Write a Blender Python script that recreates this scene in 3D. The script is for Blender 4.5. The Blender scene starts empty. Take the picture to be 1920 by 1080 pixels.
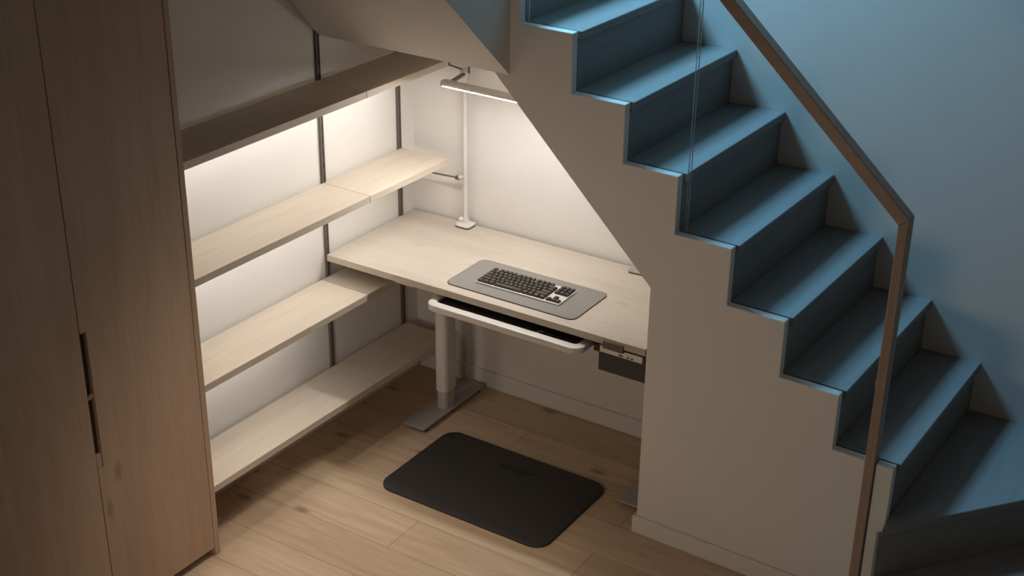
import bpy, bmesh, math, random
from mathutils import Matrix, Vector
random.seed(7)
sc = bpy.context.scene
C = sc.collection
R = math.radians

# ------------------------------------------------------------------ materials
def newmat(name):
    m = bpy.data.materials.new(name); m.use_nodes = True
    nt = m.node_tree; nt.nodes.clear()
    out = nt.nodes.new('ShaderNodeOutputMaterial')
    b = nt.nodes.new('ShaderNodeBsdfPrincipled')
    nt.links.new(b.outputs[0], out.inputs[0])
    return m, nt, b
def setc(sock, c): sock.default_value = (c[0], c[1], c[2], 1)

def plain(name, col, rough=.5, metal=0., var=.03, scale=30., bump=0.):
    m, nt, b = newmat(name); L = nt.links.new
    tc = nt.nodes.new('ShaderNodeTexCoord')
    n = nt.nodes.new('ShaderNodeTexNoise'); n.inputs['Scale'].default_value = scale; n.inputs['Detail'].default_value = 4
    L(tc.outputs['Object'], n.inputs['Vector'])
    r = nt.nodes.new('ShaderNodeValToRGB')
    setc_ = lambda e, k: setattr(e, 'color', (col[0]*k, col[1]*k, col[2]*k, 1))
    setc_(r.color_ramp.elements[0], 1-var); setc_(r.color_ramp.elements[1], 1+var)
    r.color_ramp.elements[0].position = .3; r.color_ramp.elements[1].position = .7
    L(n.outputs['Fac'], r.inputs[0]); L(r.outputs[0], b.inputs['Base Color'])
    b.inputs['Roughness'].default_value = rough; b.inputs['Metallic'].default_value = metal
    if bump:
        bp = nt.nodes.new('ShaderNodeBump'); bp.inputs['Strength'].default_value = bump; bp.inputs['Distance'].default_value = .002
        n2 = nt.nodes.new('ShaderNodeTexNoise'); n2.inputs['Scale'].default_value = scale*8
        L(tc.outputs['Object'], n2.inputs['Vector']); L(n2.outputs['Fac'], bp.inputs['Height']); L(bp.outputs[0], b.inputs['Normal'])
    return m

def wood(name, dark, light, axis, rough=.5, knots=0., grain=9., spec=.35):
    """long-grain wood; axis = grain direction"""
    m, nt, b = newmat(name); L = nt.links.new
    tc = nt.nodes.new('ShaderNodeTexCoord')
    mp = nt.nodes.new('ShaderNodeMapping')
    s = [grain, grain, grain]; s['xyz'.index(axis)] = .8
    mp.inputs['Scale'].default_value = s
    L(tc.outputs['Object'], mp.inputs['Vector'])
    n1 = nt.nodes.new('ShaderNodeTexNoise'); n1.inputs['Scale'].default_value = 1.4; n1.inputs['Detail'].default_value = 5; n1.inputs['Distortion'].default_value = .8
    n2 = nt.nodes.new('ShaderNodeTexNoise'); n2.inputs['Scale'].default_value = 9; n2.inputs['Detail'].default_value = 3
    L(mp.outputs[0], n1.inputs['Vector']); L(mp.outputs[0], n2.inputs['Vector'])
    mx = nt.nodes.new('ShaderNodeMath'); mx.operation = 'MULTIPLY_ADD'; mx.inputs[1].default_value = .35
    ad = nt.nodes.new('ShaderNodeMath'); ad.operation = 'MULTIPLY'; ad.inputs[1].default_value = .65
    L(n1.outputs['Fac'], ad.inputs[0]); L(n2.outputs['Fac'], mx.inputs[0]); L(ad.outputs[0], mx.inputs[2])
    r = nt.nodes.new('ShaderNodeValToRGB')
    r.color_ramp.elements[0].position = .34; r.color_ramp.elements[1].position = .66
    r.color_ramp.elements[0].color = (*dark, 1); r.color_ramp.elements[1].color = (*light, 1)
    L(mx.outputs[0], r.inputs[0])
    col = r.outputs[0]
    if knots:
        mp2 = nt.nodes.new('ShaderNodeMapping'); s2 = [4.6, 4.6, 4.6]; s2['xyz'.index(axis)] = 2.0
        mp2.inputs['Scale'].default_value = s2; L(tc.outputs['Object'], mp2.inputs['Vector'])
        vo = nt.nodes.new('ShaderNodeTexVoronoi'); vo.inputs['Scale'].default_value = 1.0; L(mp2.outputs[0], vo.inputs['Vector'])
        kr = nt.nodes.new('ShaderNodeValToRGB')
        kr.color_ramp.elements[0].position = .03; kr.color_ramp.elements[0].color = (1, 1, 1, 1)
        kr.color_ramp.elements[1].position = .10; kr.color_ramp.elements[1].color = (0, 0, 0, 1)
        L(vo.outputs['Distance'], kr.inputs[0])
        ml = nt.nodes.new('ShaderNodeMath'); ml.operation = 'MULTIPLY'; ml.inputs[1].default_value = knots
        L(kr.outputs[0], ml.inputs[0])
        mix = nt.nodes.new('ShaderNodeMix'); mix.data_type = 'RGBA'
        L(ml.outputs[0], mix.inputs[0]); L(col, mix.inputs[6]); setc(mix.inputs[7], [c*.45 for c in dark])
        col = mix.outputs[2]
    L(col, b.inputs['Base Color'])
    b.inputs['Roughness'].default_value = rough; b.inputs['Specular IOR Level'].default_value = spec
    return m

def floor_mat():
    m, nt, b = newmat('oak_planks'); L = nt.links.new
    tc = nt.nodes.new('ShaderNodeTexCoord')
    mp = nt.nodes.new('ShaderNodeMapping'); mp.inputs['Rotation'].default_value = (0, 0, R(-1.1)); mp.inputs['Location'].default_value = (.35, .03, 0)
    L(tc.outputs['Object'], mp.inputs['Vector'])
    br = nt.nodes.new('ShaderNodeTexBrick')
    br.offset = .37; br.inputs['Scale'].default_value = 1; br.inputs['Brick Width'].default_value = 1.7; br.inputs['Row Height'].default_value = .19
    br.inputs['Mortar Size'].default_value = .0012; br.inputs['Mortar Smooth'].default_value = .3; br.inputs['Bias'].default_value = 0
    setc(br.inputs['Color1'], (.52, .385, .265)); setc(br.inputs['Color2'], (.60, .45, .315)); setc(br.inputs['Mortar'], (.22, .15, .095))
    L(mp.outputs[0], br.inputs['Vector'])
    g = nt.nodes.new('ShaderNodeMapping'); g.inputs['Scale'].default_value = (1.0, 13, 1); L(mp.outputs[0], g.inputs['Vector'])
    n = nt.nodes.new('ShaderNodeTexNoise'); n.inputs['Scale'].default_value = 2.2; n.inputs['Detail'].default_value = 7; n.inputs['Distortion'].default_value = 1.2
    L(g.outputs[0], n.inputs['Vector'])
    r = nt.nodes.new('ShaderNodeValToRGB'); r.color_ramp.elements[0].position = .3; r.color_ramp.elements[1].position = .72
    r.color_ramp.elements[0].color = (.84, .81, .78, 1); r.color_ramp.elements[1].color = (1.08, 1.08, 1.08, 1)
    L(n.outputs['Fac'], r.inputs[0])
    mul = nt.nodes.new('ShaderNodeMix'); mul.data_type = 'RGBA'; mul.blend_type = 'MULTIPLY'; mul.inputs[0].default_value = 1
    L(br.outputs['Color'], mul.inputs[6]); L(r.outputs[0], mul.inputs[7])
    # knots
    k = nt.nodes.new('ShaderNodeMapping'); k.inputs['Scale'].default_value = (1.5, 3.4, 1); L(mp.outputs[0], k.inputs['Vector'])
    vo = nt.nodes.new('ShaderNodeTexVoronoi'); vo.voronoi_dimensions = '2D'; vo.inputs['Scale'].default_value = 1; L(k.outputs[0], vo.inputs['Vector'])
    kr = nt.nodes.new('ShaderNodeValToRGB')
    kr.color_ramp.elements[0].position = .02; kr.color_ramp.elements[0].color = (.6, .6, .6, 1)
    kr.color_ramp.elements[1].position = .075; kr.color_ramp.elements[1].color = (0, 0, 0, 1)
    L(vo.outputs['Distance'], kr.inputs[0])
    mix = nt.nodes.new('ShaderNodeMix'); mix.data_type = 'RGBA'
    L(kr.outputs[0], mix.inputs[0]); L(mul.outputs[2], mix.inputs[6]); setc(mix.inputs[7], (.12, .072, .042))
    L(mix.outputs[2], b.inputs['Base Color'])
    b.inputs['Roughness'].default_value = .5; b.inputs['Specular IOR Level'].default_value = .3
    return m

def emit(name, col, s):
    m = bpy.data.materials.new(name); m.use_nodes = True; nt = m.node_tree; nt.nodes.clear()
    o = nt.nodes.new('ShaderNodeOutputMaterial'); e = nt.nodes.new('ShaderNodeEmission')
    e.inputs[0].default_value = (*col, 1); e.inputs[1].default_value = s; nt.links.new(e.outputs[0], o.inputs[0]); return m

def glass_mat():
    m = bpy.data.materials.new('clear_glass'); m.use_nodes = True; nt = m.node_tree; nt.nodes.clear(); L = nt.links.new
    o = nt.nodes.new('ShaderNodeOutputMaterial'); t = nt.nodes.new('ShaderNodeBsdfTransparent'); g = nt.nodes.new('ShaderNodeBsdfGlossy')
    t.inputs[0].default_value = (.97, .985, .98, 1); g.inputs['Roughness'].default_value = .02; g.inputs[0].default_value = (1, 1, 1, 1)
    f = nt.nodes.new('ShaderNodeFresnel'); f.inputs[0].default_value = 1.12
    mx = nt.nodes.new('ShaderNodeMixShader')
    ge = nt.nodes.new('ShaderNodeNewGeometry'); inv = nt.nodes.new('ShaderNodeMath'); inv.operation = 'SUBTRACT'; inv.inputs[0].default_value = 1.0
    L(ge.outputs['Backfacing'], inv.inputs[1])
    mul = nt.nodes.new('ShaderNodeMath'); mul.operation = 'MULTIPLY'; L(f.outputs[0], mul.inputs[0]); L(inv.outputs[0], mul.inputs[1])
    L(mul.outputs[0], mx.inputs[0]); L(t.outputs[0], mx.inputs[1]); L(g.outputs[0], mx.inputs[2]); L(mx.outputs[0], o.inputs[0])
    return m

M = {}
M['wall'] = plain('wall_paint', (.70, .665, .62), .75, var=.012, scale=6, bump=.05)
M['trimpaint'] = plain('trim_paint', (.70, .67, .63), .55, var=.01)
M['shelfwood'] = wood('pale_ash_shelf', (.56, .475, .375), (.645, .555, .45), 'y', .5, knots=.25)
M['deskwood'] = wood('pale_ash_desk', (.48, .41, .335), (.555, .485, .405), 'x', .45, knots=.25)
M['oak'] = wood('oak_wardrobe', (.45, .315, .225), (.54, .385, .28), 'z', .55, knots=.5, grain=8)
M['oakdark'] = plain('wardrobe_recess', (.045, .032, .024), .7)
M['rail'] = wood('oiled_wood_rail', (.30, .208, .152), (.38, .27, .20), 'x', .45, grain=20)
M['railz'] = wood('oiled_wood_post', (.30, .208, .152), (.38, .27, .20), 'z', .45, grain=20)
M['tread'] = wood('grey_stair_wood', (.19, .182, .175), (.23, .22, .212), 'y', .5, grain=14)
M['floor'] = floor_mat()
M['black'] = plain('black_metal', (.035, .03, .026), .45, metal=.3)
M['bronze'] = plain('dark_grey_metal', (.13, .113, .096), .45, metal=.2)
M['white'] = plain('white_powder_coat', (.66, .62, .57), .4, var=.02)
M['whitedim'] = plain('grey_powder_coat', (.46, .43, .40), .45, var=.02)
M['footgrey'] = plain('grey_steel_plate', (.36, .335, .315), .42)
M['traydark'] = plain('black_felt', (.03, .028, .026), .8)
M['chrome'] = plain('silver', (.6, .58, .55), .25, metal=.9)
M['pad'] = plain('grey_felt_pad', (.235, .213, .19), .85, var=.05, scale=300, bump=.2)
M['padedge'] = plain('dark_stitched_edge', (.075, .06, .05), .8)
M['matrub'] = plain('black_foam_rubber', (.034, .031, .029), .62, var=.05, scale=200, bump=.15)
M['matlogo'] = plain('embossed_black', (.013, .012, .011), .6)
M['kbcase'] = plain('silver_keyboard_case', (.66, .63, .59), .35, metal=.2)
M['key'] = plain('dark_keycap', (.055, .046, .038), .45)
M['boxdark'] = plain('charcoal_plastic', (.04, .036, .034), .5)
M['strip'] = plain('pale_grey_panel', (.72, .66, .58), .5)
M['handset'] = plain('taupe_handset', (.12, .095, .075), .5)
M['glass'] = glass_mat(); M['glassedge'] = plain('polished_glass_edge', (.42, .47, .47), .25)
M['led'] = emit('led_diffuser', (1.0, .985, .965), 19.0)
M['ledweak'] = emit('led_diffuser_low', (1.0, .985, .965), 14.5)
M['lamp'] = emit('lamp_diffuser', (1.0, .985, .96), 82.0)

# ------------------------------------------------------------------ helpers
WM = {}
def link(o, parent):
    C.objects.link(o)
    if parent is not None: o.parent = parent
    return o
def thing(name, label, cat, loc=(0, 0, 0), rz=0., group=None):
    o = bpy.data.objects.new(name, None); C.objects.link(o); o.empty_display_size = .05
    o.location = loc; o.rotation_euler = (0, 0, rz)
    WM[o] = Matrix.Translation(loc) @ Matrix.Rotation(rz, 4, 'Z')
    o['label'] = label; o['category'] = cat
    if group: o['group'] = group
    return o
def obj(name, bm, mat, parent=None, local=False, smooth=False, label=None):
    """bm in world coordinates unless local; returns ONE mesh object"""
    bmesh.ops.recalc_face_normals(bm, faces=bm.faces)
    if parent is not None:
        Mp = WM[parent]
        if not local: bm.transform(Mp.inverted())
    me = bpy.data.meshes.new(name); bm.to_mesh(me); bm.free()
    mats = mat if isinstance(mat, (list, tuple)) else [mat]
    for m in mats: me.materials.append(m)
    if smooth:
        for p in me.polygons: p.use_smooth = True
        try: me.set_sharp_from_angle(angle=R(35))
        except Exception: pass
    o = bpy.data.objects.new(name, me); link(o, parent)
    WM[o] = WM[parent] if parent is not None else Matrix.Identity(4)
    if label: o['label'] = label
    return o
def tag(o, label, cat, group=None):
    o['label'] = label; o['category'] = cat
    if group: o['group'] = group
    return o
def struct(name, bm, mat):
    o = obj(name, bm, mat); o['kind'] = 'structure'; return o
def settle(o):
    """move a top-level mesh's origin to the middle of its base"""
    vs = [v.co for v in o.data.vertices]
    c = Vector(((min(v.x for v in vs)+max(v.x for v in vs))/2, (min(v.y for v in vs)+max(v.y for v in vs))/2, min(v.z for v in vs)))
    o.data.transform(Matrix.Translation(-c)); o.location = c
    return o
def BM(): return bmesh.new()
def box(bm, x0, x1, y0, y1, z0, z1, bev=0., seg=2, mi=0):
    b = bmesh.new(); bmesh.ops.create_cube(b, size=1)
    for v in b.verts: v.co = Vector(((x0+x1)/2+v.co.x*(x1-x0), (y0+y1)/2+v.co.y*(y1-y0), (z0+z1)/2+v.co.z*(z1-z0)))
    if bev: bmesh.ops.bevel(b, geom=list(b.edges), offset=bev, segments=seg, profile=.5, affect='EDGES')
    merge(bm, b, mi); return bm
def merge(bm, b, mi=0, mtx=None):
    if mtx is not None: b.transform(mtx)
    for f in b.faces: f.material_index = mi
    me = bpy.data.meshes.new('tmp'); b.to_mesh(me); b.free()
    bm.from_mesh(me); bpy.data.meshes.remove(me)
def prism(bm, poly, axis, a, b_, bev=0., mi=0, seg=2, bevaxis=False):
    """extrude 2D polygon along axis from a to b_; poly coords are the two other axes in xyz order"""
    b = bmesh.new()
    def P(u, v, w): return {'x': (w, u, v), 'y': (u, w, v), 'z': (u, v, w)}[axis]
    lo = [b.verts.new(P(u, v, a)) for u, v in poly]; hi = [b.verts.new(P(u, v, b_)) for u, v in poly]
    f1 = b.faces.new(lo); f2 = b.faces.new(hi[::-1]); n = len(poly)
    for i in range(n): b.faces.new((lo[i], hi[i], hi[(i+1) % n], lo[(i+1) % n]))
    bmesh.ops.recalc_face_normals(b, faces=b.faces)
    if bev:
        es = [e for e in b.edges if (e in f1.edges or e in f2.edges)] if bevaxis else list(b.edges)
        bmesh.ops.bevel(b, geom=es, offset=bev, segments=seg, profile=.5, affect='EDGES')
    merge(bm, b, mi); return bm
def rrect(x0, x1, y0, y1, r, n=8):
    pts = []
    for cx, cy, a0 in ((x1-r, y1-r, 0), (x0+r, y1-r, 90), (x0+r, y0+r, 180), (x1-r, y0+r, 270)):
        for i in range(n+1):
            a = R(a0+90*i/n); pts.append((cx+r*math.cos(a), cy+r*math.sin(a)))
    return pts
def tube(bm, p, q, r, n=16, r2=None, mi=0):
    p = Vector(p); q = Vector(q); d = q-p
    b = bmesh.new()
    bmesh.ops.create_cone(b, cap_ends=True, segments=n, radius1=r, radius2=r if r2 is None else r2, depth=d.length)
    rot = d.to_track_quat('Z', 'Y').to_matrix().to_4x4()
    merge(bm, b, mi, Matrix.Translation((p+q)/2) @ rot); return bm
def bar(bm, p, q, w, h, mi=0, bev=0.):
    """rectangular bar from p to q, w wide, h high"""
    p = Vector(p); q = Vector(q); d = q-p
    b = bmesh.new(); bmesh.ops.create_cube(b, size=1)
    for v in b.verts: v.co = Vector((v.co.x*d.length, v.co.y*w, v.co.z*h))
    if bev: bmesh.ops.bevel(b, geom=list(b.edges), offset=bev, segments=2, affect='EDGES')
    x = d.normalized(); y = Vector((0, 0, 1)).cross(x).normalized(); z = x.cross(y)
    m = Matrix((x, y, z)).transposed().to_4x4(); m.translation = (p+q)/2
    merge(bm, b, mi, m); return bm
def sphere(bm, c, r, sx=1, sy=1, sz=1):
    b = bmesh.new(); bmesh.ops.create_uvsphere(b, u_segments=16, v_segments=10, radius=r)
    for v in b.verts: v.co = Vector((c[0]+v.co.x*sx, c[1]+v.co.y*sy, c[2]+v.co.z*sz))
    merge(bm, b); return bm

# ------------------------------------------------------------------ dimensions (metres)
YW, TT = -.5612, .0318              # front face and thickness of the stair-side wall
XS, ZS, RUN, RISE = 1.0916, 1.794, .2041, .19953
XE, ZE, XB, ZH, XC = 1.4227, .9814, .7844, 1.6119, .8484
ANG = R(1.13)                       # the back wall and the desk sit very slightly askew
def nose(k): return XS+k*RUN, ZS-k*RISE
def ywall(x): return .2189+(x-1.1021)*.06597       # stairwell wall

# ------------------------------------------------------------------ setting
bm = BM(); box(bm, -.3, 6.0, -6.5, 1.0, -.1, 0); struct('floor', bm, M['floor'])
bm = BM(); box(bm, -.12, 0, -4.6, .6, 0, 4.3); struct('wall_left', bm, M['wall'])
bm = BM(); prism(bm, [(0, 0), (XE+.06, 0), (XE+.06, ZE-.03), (XB+.02, ZH+.02), (0, ZH+.02)], 'y', 0, .05)
for v in bm.verts: v.co.y += v.co.x*math.tan(ANG)
struct('wall_back', bm, M['wall'])
bm = BM(); prism(bm, [(0, ywall(0)), (4.6, ywall(4.6)), (4.6, ywall(4.6)+.12), (0, ywall(0)+.12)], 'z', 0, 4.3)
struct('wall_stairwell', bm, M['wall'])

# stepped wall on the room side of the stairs
poly = [(XE, 0), (2.224, 0), (2.224, nose(6)[1])]
for k in range(5, -2, -1):
    x, z = nose(k)
    poly += [(x, nose(k+1)[1]), (x, z)]
poly += [(0, nose(-1)[1]), (0, ZH), (XB, ZH), (XE, ZE)]
bm = BM(); prism(bm, poly, 'y', YW, YW+TT, bev=.0018, seg=1)
box(bm, 2.2585, nose(6)[0], YW, YW+TT, 0, nose(6)[1], .0018, 1)
struct('wall_front', bm, M['wall'])
# cheek closing the niche at the right
bm = BM(); box(bm, XE, XE+.06, YW+TT, .02, 0, ZE); struct('wall_right', bm, M['wall'])

# sloping underside of the stairs and flat underside of the landing
bm = BM()
prism(bm, [(0, ZH), (XB, ZH), (XE+.06, ZE-.06), (XE+.06, ZE+.0), (XB+.035, ZH+.05), (0, ZH+.05)], 'y', YW+TT, .02)
struct('ceiling_niche', bm, M['wall'])
# underside and side face of the upper flight turning towards the room
bm = BM()
A0 = Vector((0, -.5612, ZH)); A1 = Vector((0, -.6968, 1.7669)); B0 = Vector((XC, -.5612, ZH)); B1 = Vector((XC, -.9186, 1.9379))
A2 = A0+(A1-A0)*8.6; B2 = B0+(B1-B0)*4.4
A2.y = B2.y; A2.z = A0.z+(A1.z-A0.z)/(A1.y-A0.y)*(A2.y-A0.y)
up = Vector((0, 0, .62))
vs = [bm.verts.new(p) for p in (A0, B0, B2, A2, A0+up, B0+up, B2+up, A2+up)]
for f in ((0, 1, 2, 3), (7, 6, 5, 4), (0, 4, 5, 1), (1, 5, 6, 2), (2, 6, 7, 3), (3, 7, 4, 0)): bm.faces.new([vs[i] for i in f])
struct('wall_upper', bm, M['wall'])

# skirting
bm = BM()
prism(bm, [(0.02, -.014), (XE, (XE)*math.tan(ANG)-.014), (XE, XE*math.tan(ANG)+.002), (0.02, .002)], 'z', 0, .076, bev=.002, seg=1)
struct('baseboard_back', bm, M['trimpaint'])
bm = BM(); box(bm, 0, .016, -1.515, -.0, 0, .07, .002, 1); struct('baseboard_left', bm, M['trimpaint'])
bm = BM(); prism(bm, [(XE-.012, YW-.012), (2.224, YW-.012), (2.224, YW), (XE, YW), (XE, YW+TT), (XE-.012, YW+TT)], 'z', 0, .07, bev=.002, seg=1)
struct('baseboard_front', bm, M['trimpaint'])
# assumed window, bare frame on solid left wall, above the turn of the stairs
bm = BM()
for a in ((-.50, .16, 2.64, 2.68), (-.50, .16, 3.82, 3.86), (-.50, -.47, 2.68, 3.82), (.13, .16, 2.68, 3.82)): box(bm, 0, .02, a[0], a[1], a[2], a[3])
struct('assumed_window_1', bm, M['trimpaint'])

# ------------------------------------------------------------------ staircase
st = thing('staircase', 'grey wooden staircase with closed risers climbing left behind the stepped white wall', 'stairs', (1.6, -.2, 0))
Y0 = YW+TT+.009                    # treads start behind a narrow glass slot
TH = .030
for k in range(-1, 7):
    x, z = nose(k); xl = x-RUN-.004 if k > -1 else XC-.5
    x1 = x+.0105
    bm = BM(); prism(bm, [(xl, Y0), (x1, Y0), (x1, ywall(x1)), (xl, ywall(xl))], 'z', z-TH, z, bev=.0022, seg=1)
    obj('tread', bm, M['tread'], st)
    zb = nose(k+1)[1]
    bm = BM(); prism(bm, [(x-.018, Y0), (x-.004, Y0), (x-.004, ywall(x)), (x-.018, ywall(x))], 'z', zb-.002, z-TH-.004)
    box(bm, x-.018, x-.010, Y0, ywall(x)-.002, z-TH-.006, z-TH)
    obj('riser', bm, M['tread'], st)
# floor of the glass slot
for k in range(0, 7):
    x, z = nose(k)
    pass
# winder treads
z7, z8 = nose(7)[1], nose(8)[1]
P7 = Vector((2.318, -.6065)); d7 = Vector((.6075, .7943)).normalized()
def onwall(p, d):
    t = (ywall(p.x)-p.y)/(d.y-.06597*d.x); return p+d*t
e7 = onwall(P7, d7); x6 = nose(6)[0]
s7 = P7+d7*.005
poly = [(x6-.004, YW+TT+.002), (s7.x, s7.y), (e7.x, e7.y), (x6-.004, ywall(x6))]
bm = BM(); prism(bm, poly, 'z', z7-TH, z7, bev=.002, seg=1); obj('tread', bm, M['tread'], st)
nrm = Vector((d7.y, -d7.x))
def riser_line(p, e, n, zb, zt, off=.012):
    a = p-n*off; b = e-n*off; c = e-n*(off+.014); d = p-n*(off+.014)
    bm = BM(); prism(bm, [(a.x, a.y), (b.x, b.y), (c.x, c.y), (d.x, d.y)], 'z', zb, zt); return bm
obj('riser', riser_line(s7, e7, nrm, z8-.002, z7-TH-.0015), M['tread'], st)
d8 = Vector((math.cos(R(14)), math.sin(R(14)))); e8 = P7+d8*1.25
poly = [(s7.x-.004, s7.y+.012), (P7.x+.03, P7.y-.0), (e8.x, e8.y), (e8.x, ywall(e8.x)), (e7.x-.02, ywall(e7.x-.02))]
bm = BM(); prism(bm, poly, 'z', z8-TH, z8, bev=.002, seg=1); obj('tread', bm, M['tread'], st)
obj('riser', riser_line(P7+d8*.03, e8, Vector((d8.y, -d8.x)), 0, z8-TH-.0015), M['tread'], st)

# ------------------------------------------------------------------ railing
rl = thing('stair_railing', 'brown wooden handrail and post with clear glass panels along the stairs', 'railing', (2.24, YW, 0))
YR0, YR1 = YW-.0125, YW+.033
PX0, PX1 = 2.2260, 2.2570
slope = (1.4352-1.9877)/(2.2542-1.648)
# front-face outline of rail and post in one continuous mitred profile
zt = 1.4352; zi = 1.4202
xa = .72
def rz(x): return zt+slope*(x-2.2555)
tv = .052                                    # vertical depth of the sloping rail
zcorner_in = rz(PX0)-tv
bm = BM(); prism(bm, [(xa, rz(xa)), (2.2570, rz(2.2570)), (PX0, zcorner_in), (xa, rz(xa)-tv)], 'y', YR0, YR1, bev=.002, seg=1)
obj('handrail', bm, M['rail'], rl)
bm = BM(); prism(bm, [(PX0, zcorner_in), (PX1, rz(2.2570)), (PX1, 0), (PX0, 0)], 'y', YR0, YR1, bev=.002, seg=1)
obj('post', bm, M['railz'], rl)
GY0, GY1 = YW+TT+.0008, YW+TT+.0082
def glass(x0, x1):
    pts = [(x0, rz(x0)-tv-.002), (x1, rz(x1)-tv-.002)]
    # bottom follows the steps, right to left
    ks = [k for k in range(-1, 7)]
    def zst(k): return nose(k)[1]+.001
    bot = []; k1 = max(0, math.ceil((x1-XS)/RUN-1e-6)); k0 = math.ceil((x0-XS)/RUN-1e-6)
    bot.append((x1, zst(k1)))
    for k in range(k1, k0, -1):
        xx = nose(k-1)[0]+.0115
        bot += [(xx, zst(k)), (xx, zst(k-1))]
    bot.append((x0, zst(k0)))
    bm = BM(); prism(bm, pts+bot, 'y', GY0, GY1)
    for f in bm.faces:
        cx = f.calc_center_median().x
        if abs(f.normal.x) > .9 and (abs(cx-x0) < .001 or abs(cx-x1) < .001): f.material_index = 1
    return obj('glass_panel', bm, [M['glass'], M['glassedge']], rl)
glass(.900, 1.5175); glass(1.5265, 2.2245)
bm = BM(); tube(bm, (2.2185, YW+TT-.001, .86), (2.2185, YW+TT+.016, .86), .008); box(bm, 2.212, 2.227, YW+TT-.003, YW+TT+.002, .848, .872, .001, 1)
obj('glass_clip', bm, M['chrome'], rl)

# ------------------------------------------------------------------ wall standards and shelves
for i, (y, lab) in enumerate(((-.5735, 'black slotted shelf rail on the left wall running up at the shelf joints'), (-.1065, 'black slotted shelf rail on the left wall nearest the back corner of the niche'))):
    bm = BM(); box(bm, .0, .012, y-.0085, y-.0035, .0705, 1.95 if i == 0 else 1.6, 0); box(bm, .0, .012, y+.0035, y+.0085, .0705, 1.95 if i == 0 else 1.6, 0)
    box(bm, .0, .007, y-.0035, y+.0035, .0705, 1.95 if i == 0 else 1.6)
    for j in range(28):
        z = .12+j*.05
        box(bm, .0065, .0095, y-.0034, y+.0034, z, z+.03)
    settle(tag(obj('shelf_rail', bm, M['bronze']), lab, 'shelf rail', 'black shelf rails on the left wall'))

DS, STH = .2429, .0272
SH = [(1.4481, 'topmost', -.583, True, True), (1.0422, 'second', -.583, True, True), (.648, 'third', -.618, True, False), (.2448, 'lowest', -.566, False, False)]
desc = {
 ('topmost', 0): 'long board of the topmost pale wood wall shelf, its top in shadow, beside the wardrobe',
 ('topmost', 1): 'short board of the topmost wall shelf, tucked under the sloping soffit',
 ('second', 0): 'long board of the second wall shelf from the top, beside the wardrobe',
 ('second', 1): 'short board of the second wall shelf, ending just left of the lamp pole',
 ('third', 0): 'long board of the third wall shelf down, brightly lit, running to the desk front corner',
 ('third', 1): 'short board of the third wall shelf, mostly under the desktop',
 ('lowest', 0): 'long board of the lowest wall shelf, just above the floor beside the wardrobe',
 ('lowest', 1): 'short board of the lowest wall shelf, in shadow behind the desk leg'}
for z, nm, ys, l0, l1 in SH:
    for j, (ya, yb, lit) in enumerate(((-1.514, ys-.0011, l0), (ys+.0011, -.094, l1))):
        t = thing('shelf_board', desc[(nm, j)], 'shelf', (.12, (ya+yb)/2, z-STH), 0, 'pale wood boards of the wall shelves')
        bm = BM(); box(bm, .0125, DS, ya, yb, z-STH, z, .0015, 2); obj('board', bm, M['shelfwood'], t)
        # two steel brackets hooked into the rails
        if lit:
            y1 = (yb-.01 if j == 0 else -.21) if nm != 'third' else ys-.16
            zb = z-STH-.0003
            bm = BM(); prism(bm, [(.192, zb), (.206, zb), (.206, zb-.013)], 'y', ya+.02, y1)
            for f in bm.faces:
                if f.normal.x < -.3 and f.normal.z < -.3: f.material_index = 1
            obj('led_strip', bm, [M['white'], M['led'] if nm != 'third' and (nm, j) != ('second', 1) else M['ledweak']], t)

# ------------------------------------------------------------------ wardrobe
XF = .2812
wd = thing('wardrobe', 'tall oak wardrobe with two flat doors at the left edge of the room', 'wardrobe', (.14, -1.98, 0))
WY0, WY1, WZ = -2.455, -1.5158, 2.36
bm = BM(); box(bm, .002, XF, WY1-.0225, WY1, 0, WZ, .0012, 1); obj('side_panel', bm, M['oak'], wd)
bm = BM(); box(bm, .002, XF, WY0, WY0+.0225, 0, WZ, .0012, 1); obj('side_panel', bm, M['oak'], wd)
bm = BM(); box(bm, .002, XF-.022, WY0+.0225, WY1-.0225, WZ-.022, WZ); box(bm, .002, .012, WY0+.0225, WY1-.0225, .03, WZ-.022); box(bm, .012, XF-.026, WY0+.0225, WY1-.0225, .034, .052)
obj('carcass', bm, M['oak'], wd)
bm = BM(); box(bm, XF-.075, XF-.06, WY0+.0225, WY1-.0225, 0, .034); obj('plinth', bm, M['oakdark'], wd)
SY = -1.9835
DB, DT = .035, WZ-.024
# right-hand door with finger-pull notch in its left edge
yl, yr = SY+.0012, WY1-.0245
n0, n1 = .592, 1.066
bm = BM(); prism(bm, [(yl, DB), (yr, DB), (yr, DT), (yl, DT), (yl, n1), (yl+.0225, n1), (yl+.0225, n0), (yl, n0)], 'x', XF-.021, XF-.0008, bev=.0012, seg=1)
dr = obj('door', bm, M['oak'], wd)
bm = BM(); box(bm, XF-.0205, XF-.016, yl, yl+.0225, n0, n1)
hd = obj('handle', bm, M['oakdark'], dr, label='dark recessed finger pull')
bm = BM(); bar(bm, (XF-.008, yl+.001, .842), (XF-.008, yl+.0215, .851), .012, .006)
obj('pull_bridge', bm, M['oak'], dr)
bm = BM(); box(bm, XF-.0158, XF-.004, yl+.001, yl+.0215, n0+.001, n0+.05, .001, 1)
obj('pull_insert', bm, M['oak'], dr)
bm = BM(); box(bm, XF-.021, XF-.0008, WY0+.0245, SY-.0012, DB, DT, .0012, 1); obj('door', bm, M['oak'], wd)
bm = BM(); box(bm, XF-.030, XF-.0225, SY-.004, SY+.004, DB, DT); obj('door_gap', bm, M['oakdark'], wd)

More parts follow.
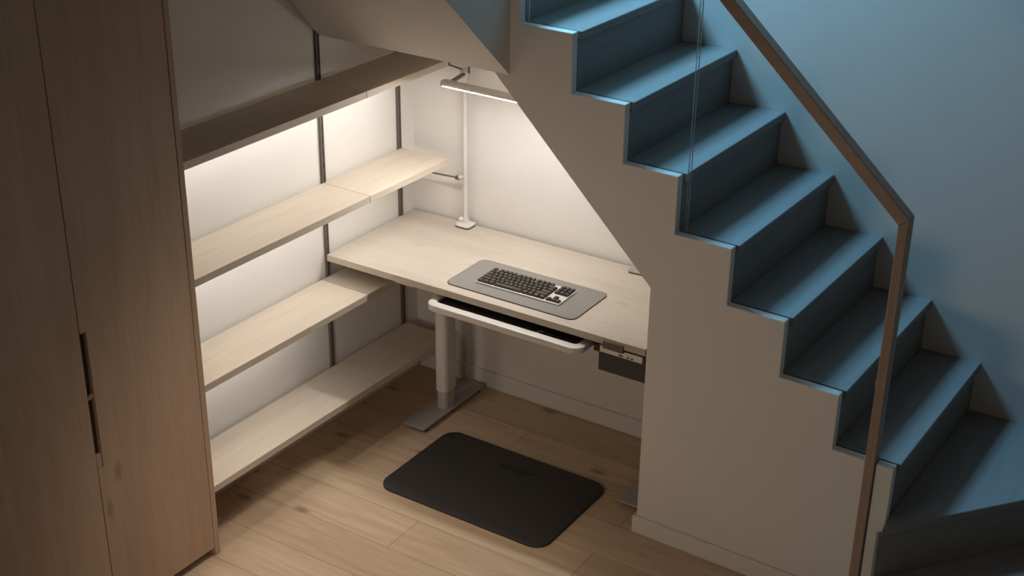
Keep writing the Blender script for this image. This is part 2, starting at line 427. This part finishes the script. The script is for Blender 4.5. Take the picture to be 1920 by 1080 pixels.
# ------------------------------------------------------------------ desk
DX, DY, DZ = .0175, -.5887, .7459       # front-left top corner of the desktop
DL, DD, DTK = 1.402, .573, .0275
ca, sa = math.cos(ANG), math.sin(ANG)
desk = thing('standing_desk', 'pale wood standing desk on grey steel legs tucked under the stairs', 'desk', (DX, DY, 0), ANG)
# local frame: x along the front edge, y towards the wall
bm = BM(); box(bm, 0, DL, 0, DD, DZ-DTK, DZ, .0018, 2); obj('desktop', bm, M['deskwood'], desk, local=True)
for lx in (.322, 1.322):
    cyl = .322
    ft = BM(); prism(ft, rrect(lx-.054, lx+.054, .108, .555, .012, 5), 'z', .016, .024, bev=.0015, bevaxis=True, seg=1)
    fo = obj('foot', ft, M['footgrey'], desk, local=True)
    for fy in (.14, .33, .52):
        for fx in (-.035, .035):
            g = BM(); tube(g, (lx+fx, fy, 0), (lx+fx, fy, .016), .011); obj('glide', g, M['black'], fo, local=True)
    w, d = .030, .042
    cm = BM(); prism(cm, rrect(lx-w+.012, lx+w+.012, cyl-d, cyl+d, .020, 6), 'z', .105, .66, bev=.001, bevaxis=True, seg=1)
    co = obj('leg', cm, M['white'], desk, local=True, smooth=True)
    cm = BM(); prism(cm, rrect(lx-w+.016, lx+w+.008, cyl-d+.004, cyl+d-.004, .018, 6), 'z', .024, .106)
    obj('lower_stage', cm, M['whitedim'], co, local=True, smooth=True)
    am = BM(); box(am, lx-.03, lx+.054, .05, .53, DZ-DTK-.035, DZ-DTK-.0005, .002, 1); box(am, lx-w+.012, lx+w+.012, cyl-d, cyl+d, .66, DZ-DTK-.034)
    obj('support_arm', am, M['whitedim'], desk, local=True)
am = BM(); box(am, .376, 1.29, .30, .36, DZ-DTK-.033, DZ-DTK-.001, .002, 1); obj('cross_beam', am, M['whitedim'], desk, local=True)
# pull-out drawer tray: white rim, dark liner
tz = .701
rx0, rx1, ry0, ry1 = .510, 1.176, -.060, .26
def ring(bm, outer, inner, z0, z1, mi=0):
    b = bmesh.new(); n = len(outer)
    ov0 = [b.verts.new((*p, z0)) for p in outer]; ov1 = [b.verts.new((*p, z1)) for p in outer]
    iv0 = [b.verts.new((*p, z0)) for p in inner]; iv1 = [b.verts.new((*p, z1)) for p in inner]
    for i in range(n):
        j = (i+1) % n
        for q in ((ov0[i], ov0[j], ov1[j], ov1[i]), (iv0[j], iv0[i], iv1[i], iv1[j]), (ov1[i], ov1[j], iv1[j], iv1[i]), (ov0[j], ov0[i], iv0[i], iv0[j])): b.faces.new(q)
    es = [e for e in b.edges if (e.verts[0] in ov1 and e.verts[1] in ov1) or (e.verts[0] in ov0 and e.verts[1] in ov0)]
    bmesh.ops.bevel(b, geom=es, offset=.0022, segments=2, affect='EDGES', profile=.5)
    merge(bm, b, mi)
bm = BM(); ring(bm, rrect(rx0, rx1, ry0, ry1, .042, 10), rrect(rx0+.03, rx1-.03, ry0+.034, ry1-.03, .014, 10), tz-.024, tz)
dw = obj('drawer', bm, M['white'], desk, local=True, smooth=True)
bm = BM(); prism(bm, rrect(rx0+.012, rx1-.012, ry0+.016, ry1-.012, .02, 8), 'z', tz-.0235, tz-.0085)
obj('liner', bm, M['traydark'], dw, local=True)
for rx in (rx0+.004, rx1+.012):
    bm = BM(); box(bm, rx-.004, rx+.012, .03, .42, tz-.018, DZ-DTK-.0005, .001, 1); box(bm, rx-.004, rx+.022, .028, .075, tz-.034, tz-.004, .002, 1)
    obj('slide', bm, M['black'], dw, local=True)
# control box with pale front strip, right of the tray
bx0, bx1, bz0, bz1, by = 1.212, 1.398, .604, .700, .012
bm = BM(); box(bm, bx0, bx1, by+.004, .36, bz0, bz1-.001, .003, 2)
box(bm, bx0, bx0+.006, by+.004, .36, bz1-.002, DZ-DTK-.0003); box(bm, bx1-.006, bx1, by+.004, .36, bz1-.002, DZ-DTK-.0003)
cb = obj('storage_box', bm, M['boxdark'], desk, local=True)
bm = BM(); box(bm, bx0+.006, bx1-.012, by+.0005, by+.0055, bz1-.021, bz1+.005, .001, 1); fp = obj('front_strip', bm, M['strip'], cb, local=True, label='pale grey front strip')
bm = BM()
for mx_, w_ in ((1.300, .011), (1.330, .008), (1.346, .009)):
    box(bm, mx_-w_/2, mx_+w_/2, by-.0008, by+.001, bz1-.0165, bz1-.0115)
box(bm, 1.295, 1.299, by-.0008, by+.001, bz1-.013, bz1-.008); box(bm, 1.306, 1.309, by-.0008, by+.001, bz1-.017, bz1-.0105)
obj('marking', bm, M['boxdark'], cb, local=True)
bm = BM(); prism(bm, [(-.006, DZ-DTK-.0005), (.05, DZ-DTK-.0005), (.05, DZ-DTK-.016), (-.001, DZ-DTK-.014)], 'x', 1.238, 1.318, bev=.002, seg=2)
box(bm, 1.238, 1.318, -.0062, .0, DZ-DTK-.012, DZ-.010, .0015, 2)
obj('control_handset', bm, M['handset'], desk, local=True)

# things on the desk -------------------------------------------------
def todesk(x, y): return (DX+x*ca-y*sa, DY+x*sa+y*ca)
# desk mat
px0, px1, py0, py1 = .5285, 1.090, .0455, .3075
bm = BM(); prism(bm, rrect(px0, px1, py0, py1, .03, 8), 'z', 0, .0032)
pt = thing('desk_mat', 'grey felt desk mat with rounded corners under the keyboard', 'desk mat', (DX, DY, DZ), ANG)
obj('mat_edge', bm, M['padedge'], pt, local=True)
bm = BM(); prism(bm, rrect(px0+.0028, px1-.0028, py0+.0028, py1-.0028, .028, 8), 'z', .003, .0038); obj('felt_top', bm, M['pad'], pt, local=True)
# keyboard
U = .01905
KX, KY = .8195, -.3935
kang = R(2.1)
kb = thing('keyboard', 'silver keyboard with dark keys lying on the grey desk mat', 'keyboard', (KX, KY, DZ+.0039), kang)
W_, D_ = .3605, .1355
bm = BM(); box(bm, -W_/2, W_/2, -D_/2, D_/2, 0, .0065, .0014, 2); obj('case', bm, M['kbcase'], kb, local=True)
keymesh = {}
def keycap(w, d):
    k = (round(w, 4), round(d, 4))
    if k not in keymesh:
        b = bmesh.new(); hx, hy = w/2-.0009, d/2-.0009; tx, ty = hx-.0024, hy-.0022
        lo = [b.verts.new((sx*hx, sy*hy, 0)) for sx, sy in ((-1, -1), (1, -1), (1, 1), (-1, 1))]
        hi = [b.verts.new((sx*tx, sy*ty+.0006, .0085)) for sx, sy in ((-1, -1), (1, -1), (1, 1), (-1, 1))]
        b.faces.new(lo[::-1]); f = b.faces.new(hi)
        for i in range(4): b.faces.new((lo[i], lo[(i+1) % 4], hi[(i+1) % 4], hi[i]))
        bmesh.ops.bevel(b, geom=list(f.edges), offset=.0009, segments=2, affect='EDGES')
        me = bpy.data.meshes.new('key'); b.to_mesh(me); b.free(); me.materials.append(M['key']); keymesh[k] = me
    return keymesh[k]
def key(ux, row, w=1., d=1.):
    RH = (D_-.0055)/6
    o = bpy.data.objects.new('key', keycap(w*U, RH*d)); C.objects.link(o); o.parent = kb
    o.location = (-W_/2+.0030+(ux+w/2)*U*1.017, D_/2-.00275-(row+.5)*RH, .0066)
for u in [0]+[1.35+i for i in range(4)]+[5.6+i for i in range(4)]+[9.85+i for i in range(4)]: key(u, 0)
for i in range(13): key(i, 1)
key(13, 1, 2)
key(0, 2, 1.5)
for i in range(12): key(1.5+i, 2)
key(13.5, 2, 1.5)
key(0, 3, 1.75)
for i in range(11): key(1.75+i, 3)
key(12.75, 3, 2.25)
key(0, 4, 2.25)
for i in range(10): key(2.25+i, 4)
key(12.25, 4, 2.75)
x = 0
for w in (1.25, 1.25, 1.25, 6.25, 1.25, 1.25, 1.25, 1.25): key(x, 5, w); x += w
for c in range(3):
    for r_ in (0, 1, 2): key(15.3+c, r_)
    key(15.3+c, 5)
key(16.3, 4)

# clamp plate at the back right of the desk
cx_, cy_ = todesk(1.10, .545)
cp = thing('clamp_plate', 'small dark grey rounded plate at the back right of the desktop by the wall edge', 'plate', (cx_, cy_, DZ), ANG+R(4))
bm = BM(); prism(bm, rrect(-.052, .052, -.027, .027, .014, 6), 'z', 0, .004); obj('base_pad', bm, M['black'], cp, local=True)
bm = BM(); prism(bm, rrect(-.054, .054, -.028, .028, .015, 6), 'z', .004, .0095, bev=.0015, bevaxis=True); obj('top_plate', bm, M['footgrey'], cp, local=True)

# desk lamp ----------------------------------------------------------
LX, LY = .2838, -.031
lamp = thing('desk_lamp', 'slim white clamp-on desk lamp with a long glowing bar head', 'lamp', (LX, LY, DZ))
bm = BM(); prism(bm, rrect(LX-.026, LX+.044, LY-.046, LY+.016, .014, 6), 'z', DZ, DZ+.006); obj('base_pad', bm, M['bronze'], lamp)
bm = BM(); prism(bm, rrect(LX-.027, LX+.045, LY-.047, LY+.017, .015, 6), 'z', DZ+.006, DZ+.014, bev=.0025, bevaxis=True); tube(bm, (LX, LY, DZ+.012), (LX, LY, DZ+.026), .014); obj('base', bm, M['white'], lamp)
bm = BM(); sphere(bm, (LX-.020, LY-.006, DZ+.021), .011); tube(bm, (LX-.020, LY-.006, DZ+.012), (LX-.020, LY-.006, DZ+.02), .006); obj('knob', bm, M['white'], lamp, smooth=True)
bm = BM(); tube(bm, (LX, LY, DZ+.02), (LX, LY, 1.368), .0095, 20); obj('pole', bm, M['white'], lamp, smooth=True)
bm = BM(); tube(bm, (LX, LY, 1.366), (LX, LY, 1.405), .0125, 20); tube(bm, (LX, LY, 1.405), (LX, LY, 1.424), .004, 10); box(bm, LX-.016, LX+.004, LY-.02, LY+.006, 1.392, 1.402, .002, 1); obj('top_joint', bm, M['white'], lamp, smooth=True)
bm = BM(); bar(bm, (LX-.004, LY-.008, 1.384), (.428, -.322, 1.450), .018, .010, bev=.002); obj('arm', bm, M['bronze'], lamp)
# bar head
hx0, hx1, hy, hz = .393, .930, -.33, 1.434
bm = BM(); prism(bm, [(hy-.0150, hz+.0036), (hy-.014, hz+.016), (hy-.006, hz+.022), (hy+.016, hz+.022), (hy+.024, hz+.012), (hy+.024, hz-.003), (hy+.018, hz-.0055)], 'x', hx0, hx1, bev=.003, seg=3)
hd = obj('lamp_bar', bm, M['white'], lamp, smooth=True)
bm = BM(); prism(bm, [(hy-.0142, hz+.0034), (hy+.0165, hz-.0055), (hy+.0160, hz-.0070), (hy-.0146, hz+.0016)], 'x', hx0+.012, hx1-.012)
obj('diffuser', bm, M['lamp'], hd)
# thin brace rods between the shelf ends and the pole
bm = BM(); tube(bm, (.206, LY-.0, 1.4075), (LX+.022, LY, 1.3955), .0035, 8); tube(bm, (.206, LY, 1.4045), (.206, LY, 1.418), .004, 8); tube(bm, (LX+.018, LY, 1.39), (LX+.018, LY, 1.421), .004, 8)
obj('brace_rod', bm, M['bronze'], lamp)
bm = BM(); tube(bm, (.060, LY-.0, .9325), (.245, LY, .9425), .0035, 8); tube(bm, (.236, LY, .942), (.252, LY, .943), .009, 10); obj('brace_rod', bm, M['bronze'], lamp)
bm = BM(); tube(bm, (.252, LY, .945), (LX, LY, .956), .0075, 10); obj('clamp', bm, M['white'], lamp, smooth=True)

# cable end left in the open drawer
cbl = thing('cable', 'short dark cable with a small grey loop lying in the open drawer', 'cable', (1.003, -.578, tz-.0085))
bm = BM(); pts = [(1.003+.010*math.cos(R(a)), -.578+.010*math.sin(R(a)), tz-.0062) for a in range(60, 301, 24)]
for a, b in zip(pts[:-1], pts[1:]): tube(bm, a, b, .0019, 8)
obj('loop', bm, M['white'], cbl, smooth=True)
bm = BM(); pts = [(1.008, -.5665, tz-.0062), (1.030, -.568, tz-.0062), (1.052, -.572, tz-.0062), (1.070, -.570, tz-.0062), (1.084, -.562, tz-.0062)]
for a, b in zip(pts[:-1], pts[1:]): tube(bm, a, b, .0022, 8)
obj('cord', bm, M['boxdark'], cbl, smooth=True)

# ------------------------------------------------------------------ standing mat on the floor
mp_ = Vector((.470, -.8715)); mang = R(.85)
mt = thing('standing_mat', 'black rubber standing mat with rounded corners on the oak floor in front of the desk', 'mat', (.470, -.8765, 0), mang)
ML, MD = .742, .488
bm = BM(); prism(bm, rrect(0, ML, 0, MD, .062, 10), 'z', 0, .012, bev=.004, bevaxis=True, seg=3); obj('pad', bm, M['matrub'], mt, local=True, smooth=True)
def emboss(z0, bm, pts, w):
    for a, b in zip(pts[:-1], pts[1:]): bar(bm, (*a, z0), (*b, z0), w, .0012)
def arc(cx, cy, r, a0, a1, n=12, sy=1): return [(cx+r*math.cos(R(a0+(a1-a0)*i/n)), cy+r*sy*math.sin(R(a0+(a1-a0)*i/n))) for i in range(n+1)]
def warp(pts, ox, oy, sx=1): return [(ox+p[0]+p[1]*.35, oy+p[1]) for p in pts]
LZ = .0122
bm = BM(); H = .024
ox, oy = .318, .366
letters = []
letters.append((arc(.011, .011, .011, 0, 360, 16), 0)); letters.append(([(.022, 0), (.022, .030)], 0))          # d
letters.append((arc(.011, .011, .011, 50, 310, 12), .030))                                                    # c
letters.append(([(0, .022), (.018, .022), (0, 0), (.018, 0)], .056))                                           # z
letters.append(([(0, 0), (0, .022), (.010, .022), (.010, 0), (.010, .022), (.020, .022), (.020, 0)], .082))     # m
letters.append(([(0, .022), (.006, 0), (.026, .036)], .108))                                                   # tick
for pts, dx in letters: emboss(LZ, bm, warp([(p[0], p[1]) for p in pts], ox+dx, oy), .0034)
obj('lettering', bm, M['matlogo'], mt, local=True)
bm = BM(); emboss(LZ, bm, arc(.034, .442, .0145, 0, 360, 24), .0042); emboss(LZ, bm, arc(.034, .442, .0055, 0, 300, 12), .0035)
obj('emblem', bm, M['matlogo'], mt, local=True)

# ------------------------------------------------------------------ light
def area(name, loc, rot, sx, sy, power, col):
    l = bpy.data.lights.new(name, 'AREA'); l.shape = 'RECTANGLE'; l.size = sx; l.size_y = sy; l.energy = power; l.color = col
    o = bpy.data.objects.new(name, l); o.location = loc; o.rotation_euler = rot; C.objects.link(o); return o
area('assumed_daylight', (.035, -.30, 3.25), (0, R(-62), 0), 1.15, .46, 146, (.25, .64, 1.0))  # added blue area light standing in for assumed, unseen daylight

# added low warm fill, no real lamp, brightening the stair wall and floor
l = bpy.data.lights.new('warm_fill', 'SPOT'); l.energy = 21; l.color = (1.0, .82, .64); l.shadow_soft_size = .2; l.spot_size = R(95); l.spot_blend = .8
o = bpy.data.objects.new('warm_fill', l); o.location = (1.15, -3.0, .95); C.objects.link(o)
o.rotation_euler = (Vector((1.35, -.56, .35))-o.location).to_track_quat('-Z', 'Y').to_euler()
# added fill from above, no real fitting, brightening the open floor before the desk
l = bpy.data.lights.new('floor_fill', 'SPOT'); l.energy = 48; l.color = (1.0, .87, .72); l.shadow_soft_size = .12; l.spot_size = R(50); l.spot_blend = 1.0
o = bpy.data.objects.new('floor_fill', l); o.location = (1.0, -1.75, 2.5); C.objects.link(o)
o.rotation_euler = (Vector((.80, -1.50, 0))-o.location).to_track_quat('-Z', 'Y').to_euler()
w = bpy.data.worlds.new('dusk'); sc.world = w; w.use_nodes = True
bg = w.node_tree.nodes['Background']; bg.inputs[0].default_value = (1.0, .84, .68, 1); bg.inputs[1].default_value = .036

# ------------------------------------------------------------------ camera
cam = bpy.data.cameras.new('camera'); co = bpy.data.objects.new('camera', cam); C.objects.link(co)
r_ = Vector((.8291691752, .5588806465, .0114412354)); u_ = Vector((-.250182614, .352718529, .901664183)); f_ = Vector((-.4998871258, .7504945451, -.4322855528))
mw = Matrix((r_, u_, -f_)).transposed().to_4x4(); mw.translation = (3.383, -4.3361, 3.0014)
co.matrix_world = mw
cam.sensor_width = 36; cam.lens = 2631.7077/1920*36; cam.clip_start = .05
sc.camera = co
sc.view_settings.view_transform = 'Standard'; sc.view_settings.look = 'None'; sc.view_settings.gamma = 1; sc.view_settings.use_curve_mapping = False
sc.view_settings.exposure = .48
